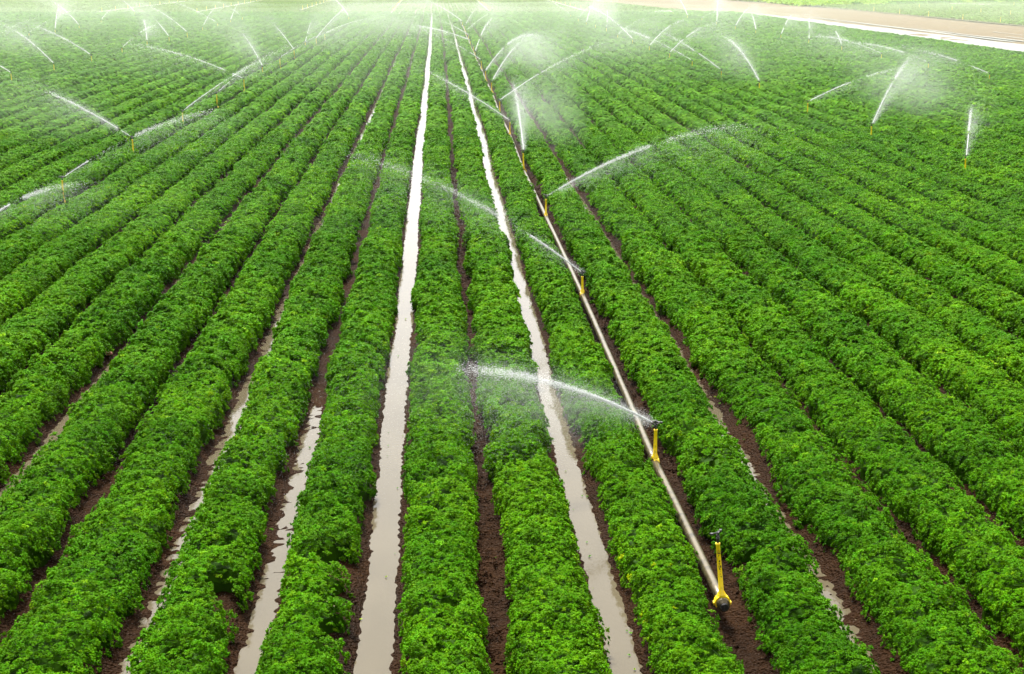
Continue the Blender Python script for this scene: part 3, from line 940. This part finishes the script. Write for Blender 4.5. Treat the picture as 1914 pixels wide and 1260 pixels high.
def drops(pos, vel, r, stretch):
    """little elongated droplets along vel"""
    n = len(pos)
    d = vel / np.linalg.norm(vel, axis=1)[:, None]
    a = RS.normal(0, 1, (n, 3)); u = np.cross(d, a); u /= np.linalg.norm(u, axis=1)[:, None]; w = np.cross(d, u)
    T = TET
    W = pos[:, None, :] + r[:, None, None] * (stretch[:, None, None] * d[:, None, :] * T[None, :, 0:1] + u[:, None, :] * T[None, :, 1:2] + w[:, None, :] * T[None, :, 2:3])
    F = (TETF[None] + (np.arange(n) * 4)[:, None, None]).reshape(-1, 3)
    return W.reshape(-1, 3), F


def make_jet(p0, spec):
    az, el, v, segs, cur = spec
    az = math.radians(az); el = math.radians(el)
    dist = math.hypot(p0[0], p0[1]); px = dist / 1551.0
    VV = []; FF = []; off = 0
    r0 = max(.0013, .11 * px)

    MI = []

    def add(t, sig, sag, rr, st=4.0, vj=.6, mi=0):
        nonlocal off
        n = len(t)
        if n == 0: return
        p = traj(p0, az, el, v, t)
        e = 0.01
        ve = (traj(p0, az, el, v, t + e) - p) / e
        p = p + RS.normal(0, 1, (n, 3)) * sig[:, None]
        p[:, 2] -= sag
        if mi: p[:, 0] += RS.exponential(1, n) * .55 * t; p[:, 1] += RS.normal(0, .3, n) * t
        ok = p[:, 2] > .12
        p = p[ok]; ve = ve[ok] + RS.normal(0, vj, (ok.sum(), 3)); ve[:, 2] -= np.minimum(sag[ok] * 3, 3)
        V, F = drops(p, ve, rr * RS.uniform(.5, 1.4, len(p)), np.full(len(p), st))
        VV.append(V); FF.append(F + off); off += len(V); MI.append(np.full(len(F), mi))
    # where the swinging arm cuts the stream only a thin broken thread is left
    thin = []; tp = 0.005
    for t0, t1, I in segs:
        if t0 > tp + .012: thin.append([tp, t0, .16 if tp > .01 else .4])
        tp = t1
    for t0, t1, I in list(segs) + thin:
        P = traj(p0, az, el, v, np.linspace(t0, t1, 12)); L = np.linalg.norm(np.diff(P, axis=0), axis=1).sum()
        w0 = .010 + .28 * t0 ** 1.15 * .5; w1 = .010 + .28 * t1 ** 1.15 * .5
        w = max((w0 + w1) / 2, .45 * px)
        area = L * w * 2.2
        n = int(min(26000, I ** 2 * (.95 if dist < 40 else .72) * area / (r0 * r0 * 4 * 1.3)))
        t = t0 + (t1 - t0) * RS.beta(1.0, 1.15 if I > .75 else 1.6, n)
        sig = np.maximum(.004 + .11 * t ** 1.15, .22 * px)
        add(t, sig, RS.exponential(1.0, n) * .06 * t, r0, 5)
        # fine skirt falling below and drifting downwind of the jet
        n = int(min(20000, I * (.45 + .8 * cur) * L * (.01 + .95 * (t0 + t1) / 2) / (r0 * r0 * 3.2)))
        t = RS.uniform(t0, t1, n)
        add(t, .03 + .40 * t ** 1.3, RS.exponential(1, n) * .9 * t, r0 * .8, 2.2, 2, 1)
    # the rest of the throw breaks into rain
    te = segs[-1][1]; tend = 1.1
    n = int(min(9000, (300 + 5200 * cur) * (1 + 30 / dist)))
    t = te + (tend - te) * RS.beta(1.0, 2.2, n)
    add(t, .10 + .75 * t ** 1.6, RS.exponential(1, n) * .5 * t, r0 * .8, 2.0, 2, 1)
    if segs[0][0] < .02 and segs[0][2] > .5:
        b = MB(); tt = np.linspace(.006, min(segs[0][1], .12), 8)
        P = traj(p0, az, el, v, tt); jr = np.maximum(.0045 + .02 * tt, .16 * px)
        b.tube(list(P), list(jr), 7)
        q = np.array(b.q); tq = np.concatenate([q[:, [0, 1, 2]], q[:, [0, 2, 3]], np.array(b.t)])
        VV.append(np.array(b.v)); FF.append(tq + off); off += len(b.v); MI.append(np.full(len(tq), 0))
    return np_mesh('water_jet', np.concatenate(VV), tris=np.concatenate(FF), mats=[M_SPRAY, M_DRIZZLE], midx=np.concatenate(MI))


def pipe_z(y): return float(.22 - .10 * sstep(24, 44, np.array(float(y))))

sp_near = None; count = {}
MISTS = []
protos = {}
for i, (ln, x, y, hz, jet) in enumerate(SP):
    n = count.get(ln, 0); count[ln] = n + 1
    base_z = pipe_z(y) if ln == 'C' else .10
    rh = hz - base_z - .055
    key = (round(rh, 2), ln == 'C' and n == 0)
    far = y > 100
    if key not in protos:
        root = make_sprinkler(rh, writing=(ln == 'C' and n == 0), lean=((-.10, 0) if (ln == 'C' and n == 0) else (-.03, .01)))
        protos[key] = root
    else:
        root = copy_tree(protos[key])
    root.location = (x, y, base_z)
    root.rotation_euler = (0, 0, 0)
    if jet:
        # turn nozzle and arm with the jet; the riser stays
        for ch in root.children:
            pass
    if not (ln == 'C' and n == 0):
        root.rotation_euler[2] = -math.radians(jet[0]) if jet else RS.uniform(-3, 3)
    state = 'throwing water' if jet else 'not spraying'
    tag(root, '%s yellow sprinkler %s, %s' % (ORD[n], LINE_TXT[ln], state), 'sprinkler', 'sprinklers on yellow risers')
    if jet:
        me = make_jet((x, y, hz), jet)
        o = link('water_jet', me)
        tag(o, 'white jet from the %s sprinkler %s' % (ORD[n], LINE_TXT[ln]), 'water jet', 'jets of water from the sprinklers')

# the pipe along furrow 2, one length after another
pipe_stops = [(x, y) for (ln, x, y, hz, j) in SP if ln == 'C']
def pipe_points(y):
    ysx = [p[1] for p in pipe_stops]; xsx = [p[0] for p in pipe_stops]
    return np.interp(y, ysx, xsx)
ends = [pipe_stops[0][1] - .11] + [p[1] for p in pipe_stops[1:]]
while ends[-1] < 193: ends.append(min(ends[-1] + 9.14, 195.4))
for i, (ya, yb) in enumerate(zip(ends, ends[1:])):
    root = empty('irrigation_pipe', (float(pipe_points(ya)), ya, pipe_z(ya)))
    dx = float(pipe_points(yb) - pipe_points(ya)); L = yb - ya
    b = MB(); r = .043
    n = max(2, int(L / .4))
    rr = random.Random(i)
    pts = []
    for j in range(n + 1):
        t = j / n
        pts.append((dx * t + .012 * math.sin(t * PI) * rr.uniform(.6, 1), L * t, -.010 * math.sin(t * PI) + (pipe_z(yb) - pipe_z(ya)) * t))
    b.tube(pts, [r] * (n + 1), 20, caps=True)
    link('tube', b.mesh('tube', M_ALU, True), root)
    c = MB()
    c.lathe((dx * .0, .10, 0), (dx, L, 0), [(-.06, .043), (-.055, .054), (-.02, .054), (-.018, .047), (.05, .047), (.052, .054), (.075, .054), (.078, .0435)], 20)
    link('coupler', c.mesh('coupler', M_ALU, True), root)
    if i == 0:
        c = MB()  # shade inside the open pipe end, put in as a black disc
        c.lathe((0, -.012, 0), (0, 1, 0), [(0, .001), (.001, .030), (.0115, .036)], 20)
        c.box((.0, -.015, 0), .008, .008, .056)
        link('mouth_shade', c.mesh('mouth_shade', M_BLACK, False), root)
    txt = 'short front length of bare metal pipe with shade painted in its open end' if i == 0 else '%s length of the bare metal pipe lying in the furrow' % ORD[i]
    tag(root, txt, 'pipe', 'lengths of irrigation pipe in the furrow')

# cross pipes where the crop ends
for (xa, xb, yv, ox, txt) in [(-38.6, -25.5, 197.3, 0, 'pale cross pipe lying at the far left end of the crop rows'),
                             (-12.2, .9, 197.0, 0, 'pale cross pipe lying at the far middle end of the crop rows'),
                             (15.6, 20.8, 199.6, 0, 'short pale cross pipe at the far end, right of the middle')]:
    b = MB(); b.tube([(xa, yv, .12), ((xa + xb) / 2, yv + .15, .10), (xb, yv + .1, .12)], [.085] * 3, 10)
    for q in np.arange(xa + .3, xb, 4.2):
        b.lathe((q, yv + .1, .12), (1, 0, 0), [(-.15, .086), (-.14, .11), (.14, .11), (.15, .086)], 10)
    o = link('cross_pipe', b.mesh('cross_pipe', M_ALU_L, True)); tag(o, txt, 'pipe', 'cross pipes at the far end of the rows')
b = MB(); b.tube([(83.2, 252.4, .14), (89.4, 241.2, .14)], [.07, .07], 10)
tag(link('cross_pipe', b.mesh('cross_pipe', M_ALU_L, True)), 'pale pipe lying in the side field across the road', 'pipe')

# idle risers of the young fields, too far for their parts to show
b = MB()
b.lathe((0, 0, 0), (0, 0, 1), [(0, .03), (.05, .03), (.06, .02), (.55, .017), (.56, .02), (.60, .018), (.601, .001)], 8)
m_far = b.mesh('far_riser', M_YEL, True)
FARL = [(-43.4, 'sixth'), (-30.8, 'fifth'), (-18.2, 'fourth'), (-5.4, 'middle'), (7.4, 'second'), (20.3, 'right')]
names = ['first line from the left', 'second line from the left', 'third line from the left', 'fourth line from the left', 'fifth line from the left', 'sixth line from the left']
for li, (xl, _) in enumerate(FARL):
    yv = 205.5 + [4, 2, 16, 0, 9, 6][li]; n = 0
    while yv < 300:
        o = link('riser_post', m_far, loc=(xl - (yv - 200) * .006 * (1 if xl < 0 else -.5), yv, .02)); o.scale = (1.5, 1.5, 1)
        tag(o, '%s idle yellow riser, %s, young field beyond' % (ORD[n], names[li]), 'riser', 'idle yellow risers in the young fields')
        yv += 9.14; n += 1
    b = MB(); b.tube([(xl - .2, 205 + [4, 2, 16, 0, 9, 6][li] - 3, .10), (xl - .6 if xl < 0 else xl + .3, 300, .10)], [.055, .055], 8)
    o = link('lateral_pipe', b.mesh('lateral_pipe', M_ALU_L, True))
    tag(o, 'pale pipe on bare soil, %s, young field beyond' % names[li], 'pipe', 'pipes running away in the young field')
SIDE = [(57.95, 174.2), (57.97, 186.6), (57.79, 198.4), (57.8, 210.3)]
for n, yv in enumerate((162.4, 174.2, 186.6, 198.4, 210.3)):
    o = link('riser_post', m_far, loc=(58.9, yv, .02)); o.scale = (1.5, 1.5, 1)
    tag(o, '%s idle yellow riser along the road edge of the side field' % ORD[n], 'riser', 'idle yellow risers in the young fields')
for n, yv in enumerate((190.5, 201.1, 212.6, 227.3)):
    o = link('riser_post', m_far, loc=(70.3, yv, .02)); o.scale = (1.5, 1.5, 1)
    tag(o, '%s idle yellow riser of the second line in the side field' % ORD[n], 'riser', 'idle yellow risers in the young fields')
o = link('riser_post', m_far, loc=(89.4, 241.1, .02)); o.scale = (1.5, 1.5, 1)
tag(o, 'idle yellow riser at the end of the pale pipe in the side field', 'riser', 'idle yellow risers in the young fields')

# ------------------------------------------------------------------ small things on the soil
def lump_mesh(name, sx, sy, sz, seed, m, n=10):
    V = []; Q = []
    rr = np.random.RandomState(seed)
    for i in range(n + 1):
        th = PI * i / n
        for j in range(n * 2):
            ph = PI * j / n
            d = np.array([math.sin(th) * math.cos(ph), math.sin(th) * math.sin(ph), math.cos(th)])
            r = 1 + .35 * (vnoise(d[0] * 2 + seed, d[1] * 2 + d[2] * 1.7, seed) - .5) + .25 * (vnoise(d[0] * 5 + seed, d[1] * 5 + d[2] * 4, seed + 1) - .5)
            V.append(d * r * (sx, sy, sz))
    nx = n * 2
    for i in range(n):
        for j in range(nx):
            Q.append((i * nx + j, (i + 1) * nx + j, (i + 1) * nx + (j + 1) % nx, i * nx + (j + 1) % nx))
    return np_mesh(name, np.array(V), quads=np.array(Q), smooth=False, mats=[m])


o = link('clod', lump_mesh('clod', .055, .035, .03, 3, M_PALE), loc=(-4.62, 21.35, .13))
tag(o, 'pinkish pale clod lying by muddy water at the left', 'clod')
o = link('clod', lump_mesh('clod', .07, .06, .05, 5, M_CLOD), loc=(3.70, 12.05, .10))
tag(o, 'larger of two brown clods beside the shallow puddle at the lower right', 'clod', 'brown clods at the lower right')
o = link('clod', lump_mesh('clod', .045, .04, .035, 8, M_CLOD), loc=(3.62, 12.22, .08))
tag(o, 'smaller of two brown clods beside the shallow puddle at the lower right', 'clod', 'brown clods at the lower right')
b = MB(); rr = random.Random(3)
for i in range(7):
    x, y = -.93 + rr.uniform(-.07, .07), 12.15 + rr.uniform(-.1, .1); a = rr.uniform(0, PI)
    b.tube([(x, y, .165), (x + .03 * math.cos(a), y + .03 * math.sin(a), .175), (x + .06 * math.cos(a + .4), y + .06 * math.sin(a + .4), .16)], [.004, .006, .002], 6)
tag(link('root_scraps', b.mesh('root_scraps', M_ROOT, True)), 'pale broken roots lying on the bare mud beside the left wide flooded furrow', 'roots')

# loose crumbs of soil in the near furrows
V = []; F = []; off = 0
ico = np.array([(1, 0, 0), (-1, 0, 0), (0, 1, 0), (0, -1, 0), (0, 0, 1), (0, 0, -1)], float)
icf = np.array([(0, 2, 4), (2, 1, 4), (1, 3, 4), (3, 0, 4), (2, 0, 5), (1, 2, 5), (3, 1, 5), (0, 3, 5)])
n = 60000
kk = RS.choice([-6, -5, -4, -3, -3, -2, -2, -1, 0, 0, 0, 0, 2, 2, 3, 3, 4, 4, 5], n)
yy = 9.0 * (45 / 9.0) ** RS.rand(n)
uu = RS.uniform(-.28, .28, n)
xx = np.array([furrow_x(int(a), y_) for a, y_ in zip(kk, yy)]) + uu if n < 10 else 0.45 + PITCH_X * kk + drift(yy) + uu
ok = ~(((kk == -1) & (np.abs(uu) < .20)) | ((kk == 1) & (np.abs(uu) < .2)) | ((kk == -2) & (np.abs(uu) < .14)))
xx, yy, uu = xx[ok], yy[ok], uu[ok]; n = len(xx)
r = RS.uniform(.005, .016, n) * (1 + (RS.rand(n) < .04) * 1.2) * np.clip(yy / 16, .9, 2)
P = ico[None] * (1 + .5 * (RS.rand(n, 6, 1) - .5)) * r[:, None, None] * np.array([1.2, 1.2, .8])
a = RS.uniform(0, 2 * PI, n); ca, sa = np.cos(a)[:, None], np.sin(a)[:, None]
P = np.stack([P[..., 0] * ca - P[..., 1] * sa, P[..., 0] * sa + P[..., 1] * ca, P[..., 2]], -1)
P += np.stack([xx, yy, soil_profile(uu) - .002], 1)[:, None]
F = (icf[None] + (np.arange(n) * 6)[:, None, None]).reshape(-1, 3)
tag(link('soil_crumbs', np_mesh('soil_crumbs', P.reshape(-1, 3), tris=F, mats=[M_SOIL])), 'loose dark crumbs of soil along the near furrows', 'soil crumbs', kind='stuff')

# torn leaf bits floating in the flooded furrows and lying on the mud
n = 80
kk = RS.choice([-1, -1, 1, 1, 0, -2, 3], n); yy = 10.5 * (26 / 10.5) ** RS.rand(n)
uu = np.sign(RS.uniform(-1, 1, n)) * RS.uniform(.02, .17, n) ** 1.0
lv = np.array([{-1: .038, 1: .032, -2: .014, 0: .03, 3: .03}[int(a)] for a in kk]) + np.where(np.abs(kk) != 1, soil_profile(uu) * .9, 0)
pos = np.stack([0.45 + PITCH_X * kk + drift(yy) + uu, yy, lv + .003], 1)
V, F, mm, od = place_fronds(1, pos, RS.uniform(0, 6.28, n), RS.normal(0, .1, n), RS.uniform(0, 6.28, n), RS.uniform(.008, .026, n))
c = np.ones((n, 3)) * RS.uniform(.6, 1.2, (n, 1)); yl = RS.rand(n) < .4; c[yl] = np.array([2.6, 1.3, 12.])
tag(link('leaf_scraps', np_mesh('leaf_scraps', V, tris=F, col=np.repeat(c[od], mm, 0), mats=[M_LEAF])), 'torn green and yellowed leaf scraps floating in the near furrows', 'leaf scraps', kind='stuff')

# ------------------------------------------------------------------ drifting spray: low banks of mist over the wet part of the field
def mist_mesh(name, c, s, m, seed, n=14):
    """a lumpy closed lens of mist resting near the ground"""
    V = []; Q = []
    nx = n * 2
    for i in range(n + 1):
        th = PI * i / n
        for j in range(nx):
            ph = 2 * PI * j / nx
            d = np.array([math.sin(th) * math.cos(ph), math.sin(th) * math.sin(ph), math.cos(th)])
            r = 1 + .5 * (vnoise(d[0] * 1.7 + seed, d[1] * 1.7 + d[2] * 1.5, seed) - .5) + .25 * (vnoise(d[0] * 4 + seed, d[1] * 4 + d[2] * 3, seed + 1) - .5)
            V.append(d * r * s)
    for i in range(n):
        for j in range(nx):
            Q.append((i * nx + j, (i + 1) * nx + j, (i + 1) * nx + (j + 1) % nx, i * nx + (j + 1) % nx))
    V = np.array(V)
    V[:, 2] = np.maximum(V[:, 2], -c[2] - .05) if c[2] else V[:, 2]
    o = link(name, np_mesh(name, V, quads=np.array(Q), smooth=True, mats=[m]), loc=c)
    return o


# (x, y, half width, half depth, half height, density, where)
PUFFS = [
    (3.6, 47.0, 1.3, 4.5, 1.9, 0.0220, 'near the fifth sprinkler along the pipe'),
    (1.5, 17.2, .9, 1.2, .5, .06, 'close by the head of the second sprinkler along the pipe'),
    (.2, 17.6, 1.6, 1.5, .8, 0.0132, 'under the jet of the second sprinkler along the pipe'),
    (5.2, 82, 3.0, 8, 1.9, 0.0099, 'right of the ninth sprinkler along the pipe'),
    (17.0, 56, 2.6, 7, 1.8, 0.0154, 'beside the second sprinkler right of the pipe'),
    (-11.4, 48, 2.4, 3.0, 1.6, 0.0110, 'by the third sprinkler in the first line left of the pipe'),
    (-5.5, 128, 6.0, 28, 3.0, 0.0028, 'at the far end, left of the middle'),
    (-1.0, 150, 6.5, 26, 3.0, 0.0020, 'over the far ends of the flooded furrows'),
    (5.5, 135, 4.0, 20, 3.0, 0.0022, 'beyond the farthest sprinklers along the pipe'),
    (11.5, 125, 4.0, 20, 3.2, 0.0022, 'over the far end of the first line right of the pipe'),
    (10.5, 92, 4.2, 14, 1.9, 0.0044, 'left of the fifth sprinkler right of the pipe'),
    (-29.6, 138, 3.0, 9, 2.8, 0.0070, 'at the far left line'),
    (-16.5, 118, 4.0, 10, 2.2, 0.0048, 'over the second line left of the pipe'),
    (-9.8, 84, 2.0, 6, 1.7, 0.0066, 'by the seventh sprinkler in the first line left of the pipe'),
    (26.5, 150, 5.0, 24, 2.8, 0.0014, 'over the line by the ditch'),
    (-7.0, 101, 3.4, 12, 1.7, 0.0040, 'by the ninth sprinkler in the first line left of the pipe'),
    (14.0, 71, 2.6, 6, 1.8, 0.0048, 'around the fourth sprinkler right of the pipe'),
]
if MIST:
    for i, (x, y, hx, hy, hz_, dn, txt) in enumerate(PUFFS):
        m = volume_material('mist_%d' % i, dn * 1.25, (.74, .77, .73), 0.1, (hx, hy, hz_))
        o = mist_mesh('mist', (x, y, hz_ * .75), (hx, hy, hz_), m, 20 + i)
        tag(o, 'drifting white spray mist ' + txt, 'mist', 'drifting patches of spray mist')
    # a loose plume where each stronger jet breaks up
    cnt = {}
    for i, (ln, x, y, hz_, jet) in enumerate(SP):
        n = cnt.get(ln, 0); cnt[ln] = n + 1
        if not jet or jet[4] < .2 or y < 40: continue
        az, el, v, segs, cur = jet
        p = traj((x, y, hz_), math.radians(az), math.radians(el), v, np.array([.28, .62]))
        c = p.mean(0); d = p[1] - p[0]
        L = float(np.hypot(d[0], d[1])) * .75 + .8
        o_m = volume_material('plume', .042 * min(cur, .7) * (.55 if y > 100 else 1), (.80, .82, .79), 0.1, (1.15, L, 1.0))
        o = mist_mesh('mist', (0, 0, 0), (1.15, L, 1.0), o_m, 60 + i, 9)
        o.location = (float(c[0]) + .5, float(c[1]), float(c[2]) * .62)
        o.rotation_euler = (0, 0, -math.atan2(d[0], d[1]))
        tag(o, 'thin plume of mist where the jet of the %s sprinkler %s breaks up' % (ORD[n], LINE_TXT[ln].replace('in the', 'of the', 1)), 'mist', 'drifting patches of spray mist')
    # the broad low bank over the far half of the field
    nx, ny = 80, 60
    xs = np.linspace(-95, 150, nx); yb = np.linspace(50, 330, ny)
    A, B = np.meshgrid(xs, yb)
    edge = np.minimum(sstep(50, 80, B), 1) * sstep(330, 310, B) * sstep(-95, -85, A) * sstep(150, 135, A)
    top = -.15 + (1 - .62 * sstep(110, 220, B)) * (.1 + 1.3 + 2.2 * vnoise(A * .06, B * .045, 91) + 1.0 * vnoise(A * .2, B * .1, 92)) * edge * (.35 + .65 * sstep(60, 150, B)) + .12
    q = grid_quads(nx, ny); nv = nx * ny
    V = np.concatenate([np.stack([A, B, top], -1).reshape(-1, 3), np.stack([A, B, 0 * A - .2], -1).reshape(-1, 3)])
    per = list(range(nx)) + [nx * r + nx - 1 for r in range(1, ny)] + [nx * (ny - 1) + i for i in range(nx - 2, -1, -1)] + [nx * r for r in range(ny - 2, 0, -1)]
    side = np.array([(per[(i + 1) % len(per)], per[i], per[i] + nv, per[(i + 1) % len(per)] + nv) for i in range(len(per))])
    o = link('mist_bank', np_mesh('mist_bank', V, quads=np.concatenate([q, q[:, ::-1] + nv, side]), smooth=True, mats=[volume_material('mist_bank', BANK, (.58, .64, .54), 0.1)]))
    tag(o, 'broad low bank of white spray mist over the far half of the field', 'mist', kind='stuff')

# ------------------------------------------------------------------ air: one closed box of even haze
if HAZE > 0:
    b = MB(); b.box((0, 300, 1.6), 900, 760, 10.0)
    hz = link('haze', b.mesh('haze', volume_material('haze', HAZE)))
    tag(hz, kind='stuff', label='thin white spray haze hanging over the whole field', cat='haze')
